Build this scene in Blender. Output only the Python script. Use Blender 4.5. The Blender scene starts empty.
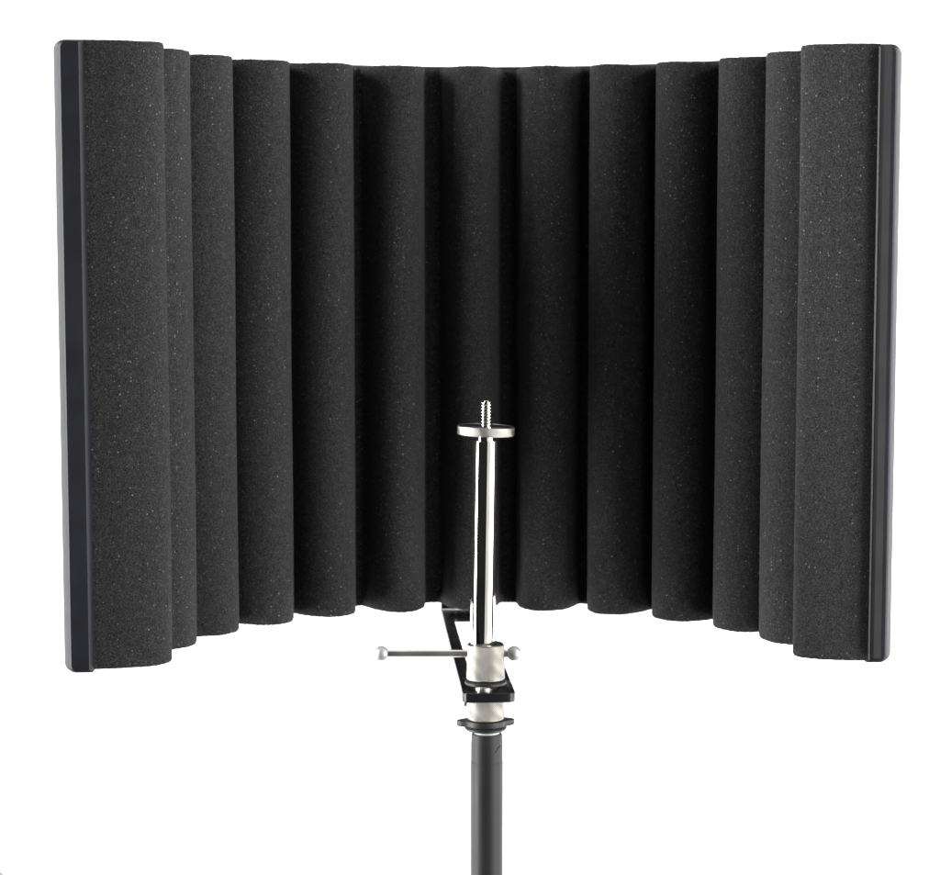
import bpy, bmesh, math, random
from mathutils import Vector, Matrix, noise
random.seed(4)
scene = bpy.context.scene
COL = scene.collection
EYE = 1.30                       # height of the lens above the studio floor
PI = math.pi

# ------------------------------------------------------------------ materials
def new_mat(name):
    m = bpy.data.materials.new(name); m.use_nodes = True
    nt = m.node_tree
    return m, nt, nt.nodes['Principled BSDF']

def N(nt, kind, **kw):
    n = nt.nodes.new(kind)
    for k, v in kw.items():
        if k in n.inputs: n.inputs[k].default_value = v
        else: setattr(n, k, v)
    return n

def ramp(nt, stops):
    r = nt.nodes.new('ShaderNodeValToRGB')
    while len(r.color_ramp.elements) < len(stops): r.color_ramp.elements.new(0.5)
    for e, (p, c) in zip(r.color_ramp.elements, stops):
        e.position = p; e.color = (c[0], c[1], c[2], 1)
    return r

def foam_mat():
    m, nt, b = new_mat('open_cell_foam')
    L = nt.links.new
    tc = N(nt, 'ShaderNodeTexCoord')
    # pores
    n1 = N(nt, 'ShaderNodeTexNoise', Scale=1640.0, Detail=2.0, Roughness=0.65)
    L(tc.outputs['Object'], n1.inputs['Vector'])
    n2 = N(nt, 'ShaderNodeTexNoise', Scale=300.0, Detail=2.0, Roughness=0.5)
    L(tc.outputs['Object'], n2.inputs['Vector'])
    n3 = N(nt, 'ShaderNodeTexNoise', Scale=14.0, Detail=3.0)
    L(tc.outputs['Object'], n3.inputs['Vector'])
    cr = ramp(nt, [(0.30, (0.0115, 0.0115, 0.0135)), (0.5, (0.0385, 0.0383, 0.0412)), (0.70, (0.094, 0.094, 0.096))])
    L(n1.outputs['Fac'], cr.inputs['Fac'])
    cr2 = ramp(nt, [(0.3, (0.86, 0.86, 0.88)), (0.7, (1.12, 1.12, 1.10))])
    L(n2.outputs['Fac'], cr2.inputs['Fac'])
    mul = N(nt, 'ShaderNodeMix', data_type='RGBA', blend_type='MULTIPLY')
    mul.inputs['Factor'].default_value = 1.0
    L(cr.outputs['Color'], mul.inputs['A']); L(cr2.outputs['Color'], mul.inputs['B'])
    # pale flecks: glints on cut cell walls, painted into the base colour
    vo = N(nt, 'ShaderNodeTexVoronoi', Scale=760.0)
    L(tc.outputs['Object'], vo.inputs['Vector'])
    sep = N(nt, 'ShaderNodeSeparateColor'); L(vo.outputs['Color'], sep.inputs['Color'])
    dens = N(nt, 'ShaderNodeMapRange'); L(n3.outputs['Fac'], dens.inputs['Value'])
    dens.inputs['From Min'].default_value = .3; dens.inputs['From Max'].default_value = .7
    dens.inputs['To Min'].default_value = .95; dens.inputs['To Max'].default_value = .58
    g1 = N(nt, 'ShaderNodeMath', operation='GREATER_THAN'); L(sep.outputs['Red'], g1.inputs[0]); L(dens.outputs['Result'], g1.inputs[1])
    g2 = N(nt, 'ShaderNodeMath', operation='LESS_THAN'); L(vo.outputs['Distance'], g2.inputs[0])
    sc = N(nt, 'ShaderNodeMath', operation='MULTIPLY'); L(sep.outputs['Green'], sc.inputs[0]); sc.inputs[1].default_value = 0.30
    L(sc.outputs[0], g2.inputs[1])
    g = N(nt, 'ShaderNodeMath', operation='MULTIPLY'); L(g1.outputs[0], g.inputs[0]); L(g2.outputs[0], g.inputs[1])
    bl = N(nt, 'ShaderNodeMath', operation='MULTIPLY'); L(g.outputs[0], bl.inputs[0]); L(sep.outputs['Blue'], bl.inputs[1])
    mx = N(nt, 'ShaderNodeMix', data_type='RGBA'); L(bl.outputs[0], mx.inputs['Factor'])
    L(mul.outputs['Result'], mx.inputs['A']); mx.inputs['B'].default_value = (0.31, 0.315, 0.325, 1)
    L(mx.outputs['Result'], b.inputs['Base Color'])
    b.inputs['Roughness'].default_value = 0.95
    b.inputs['Specular IOR Level'].default_value = 0.12
    b.inputs['Sheen Weight'].default_value = 0.06; b.inputs['Sheen Roughness'].default_value = 0.45
    bump = N(nt, 'ShaderNodeBump', Strength=0.55, Distance=0.0006)
    L(n1.outputs['Fac'], bump.inputs['Height']); L(bump.outputs['Normal'], b.inputs['Normal'])
    return m

def plastic(name, col, rough, bump=0.1, scale=900.0, spec=0.5):
    m, nt, b = new_mat(name); L = nt.links.new
    tc = N(nt, 'ShaderNodeTexCoord')
    n = N(nt, 'ShaderNodeTexNoise', Scale=scale, Detail=2.0); L(tc.outputs['Object'], n.inputs['Vector'])
    n2 = N(nt, 'ShaderNodeTexNoise', Scale=45.0, Detail=3.0); L(tc.outputs['Object'], n2.inputs['Vector'])
    c = ramp(nt, [(0.3, [x * .85 for x in col]), (0.7, [x * 1.15 for x in col])]); L(n2.outputs['Fac'], c.inputs['Fac'])
    L(c.outputs['Color'], b.inputs['Base Color'])
    r = N(nt, 'ShaderNodeMapRange'); L(n2.outputs['Fac'], r.inputs['Value'])
    r.inputs['To Min'].default_value = rough * .85; r.inputs['To Max'].default_value = rough * 1.2
    L(r.outputs['Result'], b.inputs['Roughness'])
    b.inputs['Specular IOR Level'].default_value = spec
    bp = N(nt, 'ShaderNodeBump', Strength=bump, Distance=0.0003); L(n.outputs['Fac'], bp.inputs['Height'])
    L(bp.outputs['Normal'], b.inputs['Normal'])
    return m

def metal(name, col, rough, bump=0.03, scale=500.0):
    m = plastic(name, col, rough, bump, scale)
    m.node_tree.nodes['Principled BSDF'].inputs['Metallic'].default_value = 1.0
    return m

M = dict(
    foam=foam_mat(),
    cap=plastic('satin_black_plastic', (0.018, 0.019, 0.026), 0.42, 0.25, 1100.0, 0.36),
    panel=plastic('black_perforated_sheet', (0.02, 0.021, 0.022), 0.4, 0.1, 600.0),
    bracket=plastic('black_coated_steel', (0.012, 0.012, 0.014), 0.27, 0.12, 900.0),
    rubber=plastic('black_washer', (0.016, 0.016, 0.018), 0.45, 0.2, 900.0),
    chrome=metal('bright_nickel', (0.86, 0.84, 0.79), 0.022, 0.0),
    knurl=metal('knurled_nickel', (0.40, 0.385, 0.357), 0.33, 0.15, 2500.0),
    satin=metal('satin_steel', (0.78, 0.765, 0.74), 0.34, 0.05),
    ball=metal('matte_aluminium_ball', (0.58, 0.58, 0.59), 0.62, 0.12, 1500.0),
    pole=plastic('grey_black_powder_coat', (0.0145, 0.0145, 0.016), 0.5, 0.12, 1300.0, 0.45),
    collar_light=plastic('pale_plastic_ring', (0.72, 0.78, 0.80), 0.4, 0.05),
    white=plastic('white_seamless_paper', (0.86, 0.86, 0.86), 0.9, 0.02, 200.0, 0.1),
    floor=plastic('dark_studio_floor', (0.05, 0.05, 0.052), 0.6, 0.1, 60.0),
    board=plastic('pale_grey_board', (0.34, 0.35, 0.32), 0.8, 0.02, 200.0, 0.2),
)

# ------------------------------------------------------------------ object helpers
def obj(name, bm, mat, parent=None, smooth=True, label=None, cat=None, kind=None, group=None, sharp=40):
    bmesh.ops.recalc_face_normals(bm, faces=bm.faces)
    me = bpy.data.meshes.new(name); bm.to_mesh(me); bm.free()
    me.materials.append(M[mat])
    for p in me.polygons: p.use_smooth = smooth
    if smooth and sharp: me.set_sharp_from_angle(angle=math.radians(sharp))
    o = bpy.data.objects.new(name, me); COL.objects.link(o)
    if parent: o.parent = parent
    if label: o['label'] = label
    if cat: o['category'] = cat
    if kind: o['kind'] = kind
    if group: o['group'] = group
    return o

def thing(name, label, cat, loc):
    o = bpy.data.objects.new(name, None); COL.objects.link(o)
    o.location = loc; o.empty_display_size = .02
    o['label'] = label; o['category'] = cat
    return o

def lathe(bm, prof, n=96, mtx=Matrix(), cap=True):
    """closed solid of revolution about z; prof = [(r, z)...]"""
    rings = []
    for r, z in prof:
        rings.append([bm.verts.new(mtx @ Vector((r * math.cos(2 * PI * i / n), r * math.sin(2 * PI * i / n), z))) for i in range(n)])
    for a, b in zip(rings, rings[1:]):
        for i in range(n):
            bm.faces.new((a[i], a[(i + 1) % n], b[(i + 1) % n], b[i]))
    if cap:
        bm.faces.new(rings[0][::-1]); bm.faces.new(rings[-1])
    return rings

def tube_ring(bm, ro, ri, z0, z1, ch=0.0004, n=96, mtx=Matrix()):
    """hollow ring with chamfered edges"""
    prof = [(ri, z0 + ch), (ri + ch, z0), (ro - ch, z0), (ro, z0 + ch), (ro, z1 - ch), (ro - ch, z1), (ri + ch, z1), (ri, z1 - ch)]
    rings = lathe(bm, prof, n, mtx, cap=False)
    a, b = rings[-1], rings[0]
    for i in range(n): bm.faces.new((a[i], a[(i + 1) % n], b[(i + 1) % n], b[i]))

def knurl(bm, r0, r1, ri, z0, z1, count=50, depth=0.00027, ch=0.0006, cx=0, cy=0):
    """hollow collar with a diamond knurled outer face (real relief)"""
    n = count * 8; pz = 2 * PI * r0 / count
    nz = max(8, int((z1 - z0) / (pz / 8)))
    rings = []
    prof = []
    for k in range(nz + 1):
        z = z0 + (z1 - z0) * k / nz
        e = min(z - z0, z1 - z)
        prof.append((r0 + (r1 - r0) * k / nz - max(0, ch - e) * .8, z, 1.0 if e > ch else 0.0))
    for r, z, kn in prof:
        row = []
        for i in range(n):
            a = 2 * PI * i / n
            d = 0
            if kn:
                u = a * count / (2 * PI); v = (z - z0) / pz
                f1 = abs(((u + v) % 1) - .5) * 2; f2 = abs(((u - v) % 1) - .5) * 2
                d = depth * (min(f1, f2) - .5) * 2 * (0.8 + .2 * math.sin(a * 5 + z * 900))
            row.append(bm.verts.new((cx + (r + d) * math.cos(a), cy + (r + d) * math.sin(a), z)))
        rings.append(row)
    for r, z in ((ri, z1), (ri, z0)):
        rings.append([bm.verts.new((cx + r * math.cos(2 * PI * i / n), cy + r * math.sin(2 * PI * i / n), z)) for i in range(n)])
    rings.append(rings[0])
    for a, b in zip(rings, rings[1:]):
        for i in range(n): bm.faces.new((a[i], a[(i + 1) % n], b[(i + 1) % n], b[i]))

def prism(bm, outline, z0, z1, holes=()):
    """extruded outline (list of xy) with optional holes"""
    tmp = bmesh.new()
    edges = []
    for loop in [outline, *holes]:
        vs = [tmp.verts.new((x, y, z0)) for x, y in loop]
        for i in range(len(vs)): edges.append(tmp.edges.new((vs[i], vs[(i + 1) % len(vs)])))
    bmesh.ops.triangle_fill(tmp, use_beauty=True, use_dissolve=False, edges=edges)
    bmesh.ops.dissolve_limit(tmp, angle_limit=.01, verts=tmp.verts, edges=tmp.edges)
    ret = bmesh.ops.extrude_face_region(tmp, geom=tmp.faces[:])
    for v in ret['geom']:
        if isinstance(v, bmesh.types.BMVert): v.co.z = z1
    me = bpy.data.meshes.new('tmp'); tmp.to_mesh(me); tmp.free(); bm.from_mesh(me); bpy.data.meshes.remove(me)

def rounded(x0, y0, x1, y1, r, seg=6):
    out = []
    for cx, cy, a0 in ((x1 - r, y1 - r, 0), (x0 + r, y1 - r, PI / 2), (x0 + r, y0 + r, PI), (x1 - r, y0 + r, 3 * PI / 2)):
        for k in range(seg + 1):
            a = a0 + PI / 2 * k / seg
            out.append((cx + r * math.cos(a), cy + r * math.sin(a)))
    return out

def bevel(bm, w, seg=2, ang=35):
    es = [e for e in bm.edges if len(e.link_faces) == 2 and e.calc_face_angle(0) > math.radians(ang)]
    bmesh.ops.bevel(bm, geom=es, offset=w, segments=seg, affect='EDGES', profile=.6, clamp_overlap=True)

# ------------------------------------------------------------------ the acoustic screen
K0, K2, K4 = 5.09273, 51.285, -271.9
PITCH = 0.0424
S6 = 6 * PITCH
ds = 0.0005
_tab = [(0.0, 0.0, 0.0)]
for i in range(1, 700):
    s = i * ds
    sc_ = min(s, S6 + .004)
    a = K0 * sc_ + K2 * sc_ ** 3 / 3 + K4 * sc_ ** 5 / 5
    x, y, _ = _tab[-1]
    _tab.append((x + math.cos(a) * ds, y - math.sin(a) * ds, a))
def curve(s):
    t = abs(s) / ds; i = int(t); f = t - i
    p, q = _tab[i], _tab[i + 1]
    sg = 1 if s >= 0 else -1
    return sg * (p[0] + (q[0] - p[0]) * f), p[1] + (q[1] - p[1]) * f, sg * (p[2] + (q[2] - p[2]) * f)
def off(s, h):
    x, y, a = curve(s)
    return x - math.sin(a) * h, y - math.cos(a) * h
def spread(s):               # the sheet runs a little further out towards its ends
    t = max(0.0, (abs(s) - 4.6 * PITCH) / (1.4 * PITCH)); t = min(t, 1.0); t = t * t * (3 - 2 * t)
    return t * (0.0072 if s < 0 else 0.0030)

ENDL, ENDR = S6 + 0.0225, S6 + 0.0190      # where the foam meets the two end caps
S7 = S6 + 0.004
# height of each foam rib above the valleys, half width and small irregularities of the cut
W = [0.0160 + 0.00105 * abs(i - 6) for i in range(13)]
W[0] = W[12] = 0.0195
H = [0.0222] * 13
DS = [-0.006, 0, 0, 0.0005, 0, 0, 0.0010, 0.0010, 0, -0.0010, 0.0008, 0, 0.006]
def deep(s):                 # the valleys are cut a little deeper near the middle
    t = max(0.0, 1 - abs(s) / (4.6 * PITCH)); return 0.0045 * min(1.0, t * 1.6)
def raw(s):
    D = deep(s); h = -D
    for i in range(13):
        c = (i - 6) * PITCH + DS[i]
        u = abs(s - c) / W[i]
        if u < 1: h = max(h, (H[i] + D) * (1 - u ** 2.15) ** (1 / 2.05) - D)
    # outermost rib: rolls down to the sheet on its outer side
    if abs(s) > S7:
        e = ENDL if s < 0 else ENDR
        u = min(1.0, (abs(s) - S7) / (e - S7))
        full = H[0] + 0.008 + spread(s)
        h = H[0] - full * (1 - max(0.0, 1 - u ** 2.15) ** (1 / 2.0))
    return h
def prof(s):
    acc = wt = 0.0
    for k in range(-4, 5):
        w = math.exp(-(k / 2.2) ** 2); q = min(max(s + k * .00042, -ENDL), ENDR)
        acc += w * raw(q); wt += w
    return acc / wt

Z0, Z1 = -0.2102, 0.0889
screen = thing('acoustic_screen', 'curved black vocal screen lined with tall ribbed grey foam, standing on the pole', 'sound screen', (0.00004, 1.19321, EYE))
screen.rotation_euler.z = 0.0469

def foam_lining():
    bm = bmesh.new()
    step = 0.00075
    ns = int((ENDL + ENDR) / step)
    front = []
    for i in range(ns + 1):
        s = -ENDL + (ENDL + ENDR) * i / ns
        front.append((s, prof(s)))
    # refine where the wall is steep
    pts = [front[0]]
    for a, b in zip(front, front[1:]):
        n = int(abs(b[1] - a[1]) / 0.0011)
        for k in range(1, n + 1):
            s = a[0] + (b[0] - a[0]) * k / (n + 1)
            pts.append((s, prof(s)))
        pts.append(b)
    F = [Vector((*off(s, h), 0)) for s, h in pts]
    B = [Vector((*off(s, -0.0095 - spread(s) - deep(s)), 0)) for s, h in pts]
    C = [(f + b) / 2 for f, b in zip(F, B)]
    nz = 250
    zs = [Z0 + (Z1 - Z0) * k / nz for k in range(nz + 1)]
    grid = []
    for k, z in enumerate(zs):
        e = min(z - Z0, Z1 - z)
        row = []
        for j, f in enumerate(F):
            p = Vector((f.x, f.y, z))
            d = (C[j] - f).normalized()
            rnd = max(0, 0.0012 - e)
            am = noise.noise(Vector((f.x * 22, f.y * 22, z * 9))) * 0.0006
            fine = random.uniform(-1, 1) * 0.00012
            p += d * (rnd * .5 + am + fine)
            if k in (0, nz): p.z += random.uniform(-1, 1) * 0.00016 + noise.noise(Vector((f.x * 60, f.y * 60, z))) * .0004
            row.append(bm.verts.new(p))
        grid.append(row)
    for a, b in zip(grid, grid[1:]):
        for j in range(len(F) - 1): bm.faces.new((a[j], a[j + 1], b[j + 1], b[j]))
    # back skin and the cut faces at the ends
    bb = [[bm.verts.new((B[j].x, B[j].y, z)) for j in range(len(F))] for z in (Z0, Z1)]
    for j in range(len(F) - 1):
        bm.faces.new((bb[0][j + 1], bb[0][j], bb[1][j], bb[1][j + 1]))
        bm.faces.new((grid[0][j + 1], grid[0][j], bb[0][j], bb[0][j + 1]))
        bm.faces.new((grid[-1][j], grid[-1][j + 1], bb[1][j + 1], bb[1][j]))
    for j in (0, -1):
        col = [grid[k][j] for k in range(nz + 1)]
        bm.faces.new(col + [bb[1][j], bb[0][j]])
    return obj('foam_lining', bm, 'foam', screen, sharp=50)
foam_lining()

def back_panel():
    bm = bmesh.new()
    n = 300; e = ENDL + .003
    ss = [-e + 2 * e * i / n for i in range(n + 1)]
    z0, z1 = -0.2080, 0.0911
    rows = []
    for h, z in ((-.0100, z0), (-.0100, z1 - .0006), (-.0106, z1), (-.0130, z1), (-.0136, z1 - .0006), (-.0136, z0)):
        rows.append([bm.verts.new((*off(s, h - spread(s) - deep(s)), min(z, z1) if abs(s) < S6 - .02 else min(z, .0880))) for s in ss])
    rows.append(rows[0])
    for a, b in zip(rows, rows[1:]):
        for j in range(n): bm.faces.new((a[j], a[j + 1], b[j + 1], b[j]))
    for j in (0, -1): bm.faces.new([r[j] for r in rows[:-1]])
    obj('back_panel', bm, 'panel', screen, sharp=30)
back_panel()

def end_cap(side, half, centre, ang, length=.034):
    """U moulding closing the end of the sheet: swept rings of a rounded outline"""
    bm = bmesh.new()
    z0, z1 = -0.2116, 0.0888
    rings = []
    # (depth, inset outer, inset inner, inset top)
    steps = [(0, .0038, .0022, .0012), (.0003, .0034, .0019, .0007), (.0012, .0026, .0010, .0002), (.0024, .0017, .0002, 0),
             (.0036, .0008, 0, 0), (.0043, .0003, 0, 0), (.0050, .00008, 0, 0), (.0056, 0, 0, 0)]
    steps.append((length - .002, 0, 0, 0)); steps.append((length, .002, .001, .001))
    for d, io, ii, iz in steps:
        t0, t1 = -half + io, half - ii          # outer side negative
        a0, a1 = z0 + iz, z1 - iz
        ro, ri = max(.0008, .0048 - io * .5), .0011
        loop = []
        for cx, cz, r, aa in ((t1 - ri, a1 - ri, ri, 0), (t0 + ro, a1 - ro, ro, PI / 2), (t0 + ro, a0 + ro, ro, PI), (t1 - ri, a0 + ri, ri, 3 * PI / 2)):
            for q in range(9):
                an = aa + PI / 2 * q / 8
                loop.append((cx + r * math.cos(an), cz + r * math.sin(an)))
        ring = []
        for t, z in loop:
            p = Vector((t * (1 if side < 0 else -1), d, 0)); p.rotate(Matrix.Rotation(ang, 3, 'Z'))
            ring.append(bm.verts.new((centre[0] + p.x, centre[1] + p.y, z)))
        rings.append(ring)
    for a, b in zip(rings, rings[1:]):
        for i in range(len(a)): bm.faces.new((a[i], a[(i + 1) % len(a)], b[(i + 1) % len(a)], b[i]))
    bm.faces.new(rings[0][::-1]); bm.faces.new(rings[-1])
    obj('end_cap', bm, 'cap', screen, sharp=28, label='glossy edged black end cap on the left side' if side < 0 else 'matte black end cap on the right side')
end_cap(-1, .0072, (-.1962, -.1765), .03)
end_cap(1, .0066, (.1929, -.1700), -.07)

# bracket running forward under the foam: long slot, wide front tongue with the stand hole
def bracket():
    bm = bmesh.new()
    o = rounded(-.01205, .0135, .01265, .2215, .0010)
    slot = rounded(-.0058, .0270, .0058, .1900, .0020)
    hole = [(.0062 * math.cos(2 * PI * k / 40), .0050 + .0062 * math.sin(2 * PI * k / 40)) for k in range(40)]
    prism(bm, o, -.2193, -.2168, [slot[::-1]])
    prism(bm, rounded(-.0122, -.0080, .0128, .0200, .0036), -.2213, -.2167, [hole[::-1]])
    bevel(bm, .0006, 3)
    br = obj('mounting_bracket', bm, 'bracket', screen, sharp=50)
    br.location = (-.0010, -.1978, 0); br.rotation_euler.z = .014
    b2 = bmesh.new()   # upturned tab bolted to the sheet
    prism(b2, rounded(-.0118, .2166, .0118, .2186, .0008), -.2165, -.150)
    bevel(b2, .0005, 2)
    obj('bracket_tab', b2, 'bracket', br)
    b3 = bmesh.new()
    lathe(b3, [(.0026, -.2166), (.0040, -.2166), (.0040, -.2150), (.0034, -.2143), (.0008, -.2143)], 32, Matrix.Translation((-.0020, -.0020, 0)))
    obj('bracket_screw', b3, 'satin', br)
bracket()

# ------------------------------------------------------------------ stand, clamp, extension tube
AX, AY = 0.00745, 1.0
stand = thing('microphone_stand', 'straight grey-black stand pole rising from the bottom edge under the silver clamp', 'stand', (AX + .0006, AY, 0))
bm = bmesh.new()
lathe(bm, [(.0076, 0), (.0076, 1.0560), (.0074, 1.0605), (.0071, 1.0612)], 96)
obj('pole', bm, 'pole', stand)
bm = bmesh.new()
tube_ring(bm, .00768, .0062, .60, 1.0480, .0001)
sleeve = obj('pole_sleeve', bm, 'pole', stand)
# notch: a short slanting lip on the right of the sleeve
bm = bmesh.new()
for k in range(14):
    pass
rows = []
for k in range(15):
    a = math.radians(-62 + 40 * k / 14); z = 1.0530 + .0032 * (1 - k / 14) ** 1.0 * -1 + .0032
    t = math.sin(PI * k / 14) * .0009 + .0001
    rows.append([bm.verts.new((r * math.cos(a), r * math.sin(a), z + dz)) for r, dz in ((.00755, 0), (.00755 + t * .5, 0), (.00755 + t * .4, t), (.00755, t * 1.2))])
for a, b in zip(rows, rows[1:]):
    for i in range(4): bm.faces.new((a[i], a[(i + 1) % 4], b[(i + 1) % 4], b[i]))
bm.faces.new(rows[0]); bm.faces.new(rows[-1])
obj('pole_seam', bm, 'rubber', stand)
bm = bmesh.new()
tube_ring(bm, .0061, .0040, 1.0612, 1.0630, .0003)
obj('neck_ring', bm, 'collar_light', stand)

clamp = thing('stand_clamp', 'silver knurled clamp collars with black washer and winged nut at the pole top', 'clamp', (AX, AY, EYE - .2361))
# local z = world - (EYE-.2361)
def cz(z): return z + .2361
bm = bmesh.new()
knurl(bm, .00905, .00870, .0074, cz(-.2126), cz(-.1953))
up = obj('knurled_collar', bm, 'knurl', clamp, sharp=0)
bm = bmesh.new()
knurl(bm, .00880, .00880, .0060, cz(-.2318), cz(-.2212))
lowc = obj('knurled_ring', bm, 'knurl', clamp, sharp=0)
bm = bmesh.new()
tube_ring(bm, .00985, .0062, cz(-.2152), cz(-.2127), .0007)
obj('washer', bm, 'rubber', clamp)
bm = bmesh.new()
tube_ring(bm, .0062, .0040, cz(-.2168), cz(-.2153), .0003, 48)
lathe(bm, [(.0016, 0), (.0016, .0012), (.0012, .0015)], 24, Matrix.Translation((-.0002, -.0085, cz(-.2168))))
obj('spacer', bm, 'rubber', clamp)
# winged locking nut
bm = bmesh.new()
out = []
for k in range(96):
    a = 2 * PI * k / 96
    lobe = max(0.0, math.cos(2 * (a - .12))) ** 5
    out.append(((.0099 + .0040 * lobe) * math.cos(a), (.0099 + .0040 * lobe) * math.sin(a)))
prism(bm, out, cz(-.2348), cz(-.2319), [[(.0062 * math.cos(2 * PI * k / 48), .0062 * math.sin(2 * PI * k / 48)) for k in range(48)][::-1]])
bevel(bm, .0007, 2, 60)
tube_ring(bm, .0100, .0064, cz(-.2368), cz(-.2350), .0006)
obj('winged_nut', bm, 'rubber', clamp)
# small silver tab behind the lower ring on the left
bm = bmesh.new()
prism(bm, rounded(-.0106, .002, -.0080, .0060, .0006), cz(-.2262), cz(-.2214)); bevel(bm, .0003, 2)
obj('lock_tab', bm, 'satin', clamp)
# cross bar with a ball on each end
tb = bmesh.new()
R90 = Matrix.Rotation(PI / 2, 4, 'Y')
lathe(tb, [(.0014, -.0480), (.00182, -.0476), (.00182, .0118), (.0014, .0122)], 40, Matrix.Translation((0, .0000, cz(-.2001))) @ R90)
bar = obj('tommy_bar', tb, 'satin', clamp)
for x in (-.0496, .0135):
    b = bmesh.new()
    bmesh.ops.create_uvsphere(b, u_segments=48, v_segments=32, radius=.00355, matrix=Matrix.Translation((x, 0, cz(-.2001))))
    obj('ball_end', b, 'ball', bar)

post = thing('extension_tube', 'slim shiny nickel tube topped by a knurled disc and threaded stud, before the foam', 'tube', (.0059, AY, EYE - .1990))
post.rotation_euler = (0, math.radians(.86), 0)
bm = bmesh.new()
def pz(z): return z + .1990
lathe(bm, [(.0057, pz(-.2100)), (.0060, pz(-.2090)), (.0060, pz(-.0992)), (.0057, pz(-.0984)), (.0044, pz(-.0982)), (.0042, pz(-.0955))], 128)
obj('tube', bm, 'chrome', post)
bm = bmesh.new()
tube_ring(bm, .0072, .00605, pz(-.1975), pz(-.1958), .0005)
obj('foot_ring', bm, 'chrome', post)
disc_t = Matrix.Rotation(math.radians(1.2), 4, 'Y')
bm = bmesh.new()
knurl(bm, .01345, .01345, .0131, pz(-.0957), pz(-.0915), count=76, depth=.00017, ch=.0003)
bmesh.ops.transform(bm, matrix=Matrix.Translation((0, 0, pz(-.0936))) @ disc_t @ Matrix.Translation((0, 0, -pz(-.0936))), verts=bm.verts)
disc = obj('knurled_rim', bm, 'knurl', post, sharp=0)
bm = bmesh.new()
lathe(bm, [(.0022, pz(-.09555)), (.01320, pz(-.09555)), (.01320, pz(-.0917)), (.0130, pz(-.0918)), (.0022, pz(-.0920))], 96,
      Matrix.Translation((0, 0, pz(-.0936))) @ disc_t @ Matrix.Translation((0, 0, -pz(-.0936))))
obj('lock_disc', bm, 'chrome', post)
# threaded stud: helical thread as relief
bm = bmesh.new()
n = 64; za, zb = pz(-.0930), pz(-.0795); nz = 150; rows = []
pitch = .00150
for k in range(nz + 1):
    z = za + (zb - za) * k / nz; row = []
    for i in range(n):
        a = 2 * PI * i / n
        ph = ((z / pitch) - a / (2 * PI)) % 1
        tri = .5 - .5 * math.cos(2 * PI * ph)
        r = .00228 + .00088 * tri ** .9
        r = min(r, .0022 + (zb - z) * .9)
        row.append(bm.verts.new((r * math.cos(a), r * math.sin(a), z)))
    rows.append(row)
for a, b in zip(rows, rows[1:]):
    for i in range(n): bm.faces.new((a[i], a[(i + 1) % n], b[(i + 1) % n], b[i]))
bm.faces.new(rows[0][::-1]); bm.faces.new(rows[-1])
obj('threaded_stud', bm, 'chrome', post, sharp=0)

# ------------------------------------------------------------------ studio sweep
bm = bmesh.new()
path = [(1.12, 0.0), (2.7, 0.0)]
for k in range(13):
    a = PI / 2 * k / 12
    path.append((2.7 + .5 * math.sin(a), .5 * (1 - math.cos(a))))
path += [(3.2, 2.6)]
rows = [[bm.verts.new((x, y, z)) for x in (-2.4, -1.2, 0, 1.2, 2.4)] for y, z in path]
for a, b in zip(rows, rows[1:]):
    for i in range(4): bm.faces.new((a[i], a[i + 1], b[i + 1], b[i]))
obj('backdrop', bm, 'white', None, kind='structure', sharp=0)

bm = bmesh.new()
bm.faces.new([bm.verts.new(v) for v in ((-2.4, -1.5, -.004), (2.4, -1.5, -.004), (2.4, 3.4, -.004), (-2.4, 3.4, -.004))])
obj('floor', bm, 'floor', None, kind='structure', smooth=False)

# unidentified pale object built as a board; corner just enters at the bottom left
bm = bmesh.new()
prism(bm, [(-.62, 0), (0, 0), (-.31, .26), (-.62, .26)], 0, .004)
bd = obj('pale_board', bm, 'board', None, smooth=False,
         label='pale grey board corner just showing at the bottom left edge', cat='board')
bd.rotation_euler = (PI / 2, 0, 0)
bd.location = (-.4535 - .03 + .045, 2.0, EYE - .622)

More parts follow.
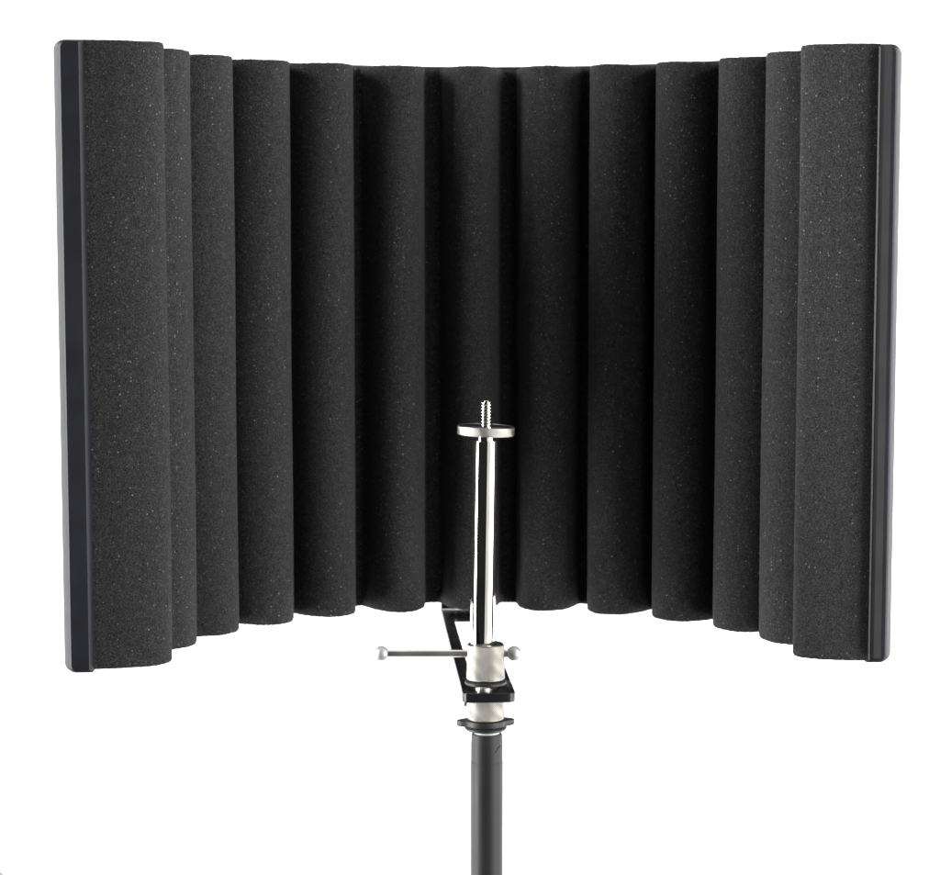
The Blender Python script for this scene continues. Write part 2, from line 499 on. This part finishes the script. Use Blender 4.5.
# ------------------------------------------------------------------ lamps
def area(name, loc, target, sx, sy, power, col=(1, 1, 1), spread=180):
    l = bpy.data.lights.new(name, 'AREA'); l.shape = 'RECTANGLE'; l.size = sx; l.size_y = sy
    l.energy = power; l.color = col; l.spread = math.radians(spread)
    o = bpy.data.objects.new(name, l); COL.objects.link(o); o.location = loc
    o.rotation_euler = (Vector(target) - Vector(loc)).to_track_quat('-Z', 'Y').to_euler()
    return o
T = (0.0, 1.05, EYE - .07)
area('softbox', (1.06, 0.55, EYE - .06), T, 0.85, 1.75, 28.0, (1, .985, .96))
area('fill_softbox', (0.57, 0.06, EYE - .10), T, 0.55, 1.7, 2.2, (1, .99, .97))
area('softbox', (-1.10, 0.80, EYE - .06), T, 0.34, 1.75, 36.0, (1, .99, .975))
area('overhead_softbox', (0.0, 1.18, EYE + .95), (0, 1.05, EYE - .2), 1.0, .6, 4.5)
area('rim_softbox', (-1.15, 1.32, EYE + .50), T, 0.4, 0.8, 1.7)
area('rim_softbox', (1.15, 1.36, EYE + .50), T, 0.4, 0.8, 1.2)
for sx in (-1, 1):
    area('backdrop_lamp', (1.7 * sx, 2.0, EYE), (0.15 * sx, 3.2, EYE - .2), .5, 1.8, 75.0)

w = bpy.data.worlds.new('World'); scene.world = w; w.use_nodes = True
w.node_tree.nodes['Background'].inputs['Color'].default_value = (1, 1, 1, 1)
w.node_tree.nodes['Background'].inputs['Strength'].default_value = 0.02

# ------------------------------------------------------------------ camera
cam = bpy.data.cameras.new('Camera'); co = bpy.data.objects.new('Camera', cam); COL.objects.link(co)
co.location = (0, 0, EYE); co.rotation_euler = (PI / 2 - math.atan(.097), 0, 0)
cam.sensor_width = 36; cam.sensor_fit = 'HORIZONTAL'; cam.lens = 36 * 2134 / 940
cam.dof.use_dof = True; cam.dof.focus_distance = 1.01; cam.dof.aperture_fstop = 20
cam.clip_start = .05; cam.clip_end = 60
scene.camera = co
scene.view_settings.view_transform = 'Standard'; scene.view_settings.look = 'None'
scene.view_settings.exposure = 0; scene.view_settings.gamma = 1
scene.render.resolution_x = 1024; scene.render.resolution_y = 953
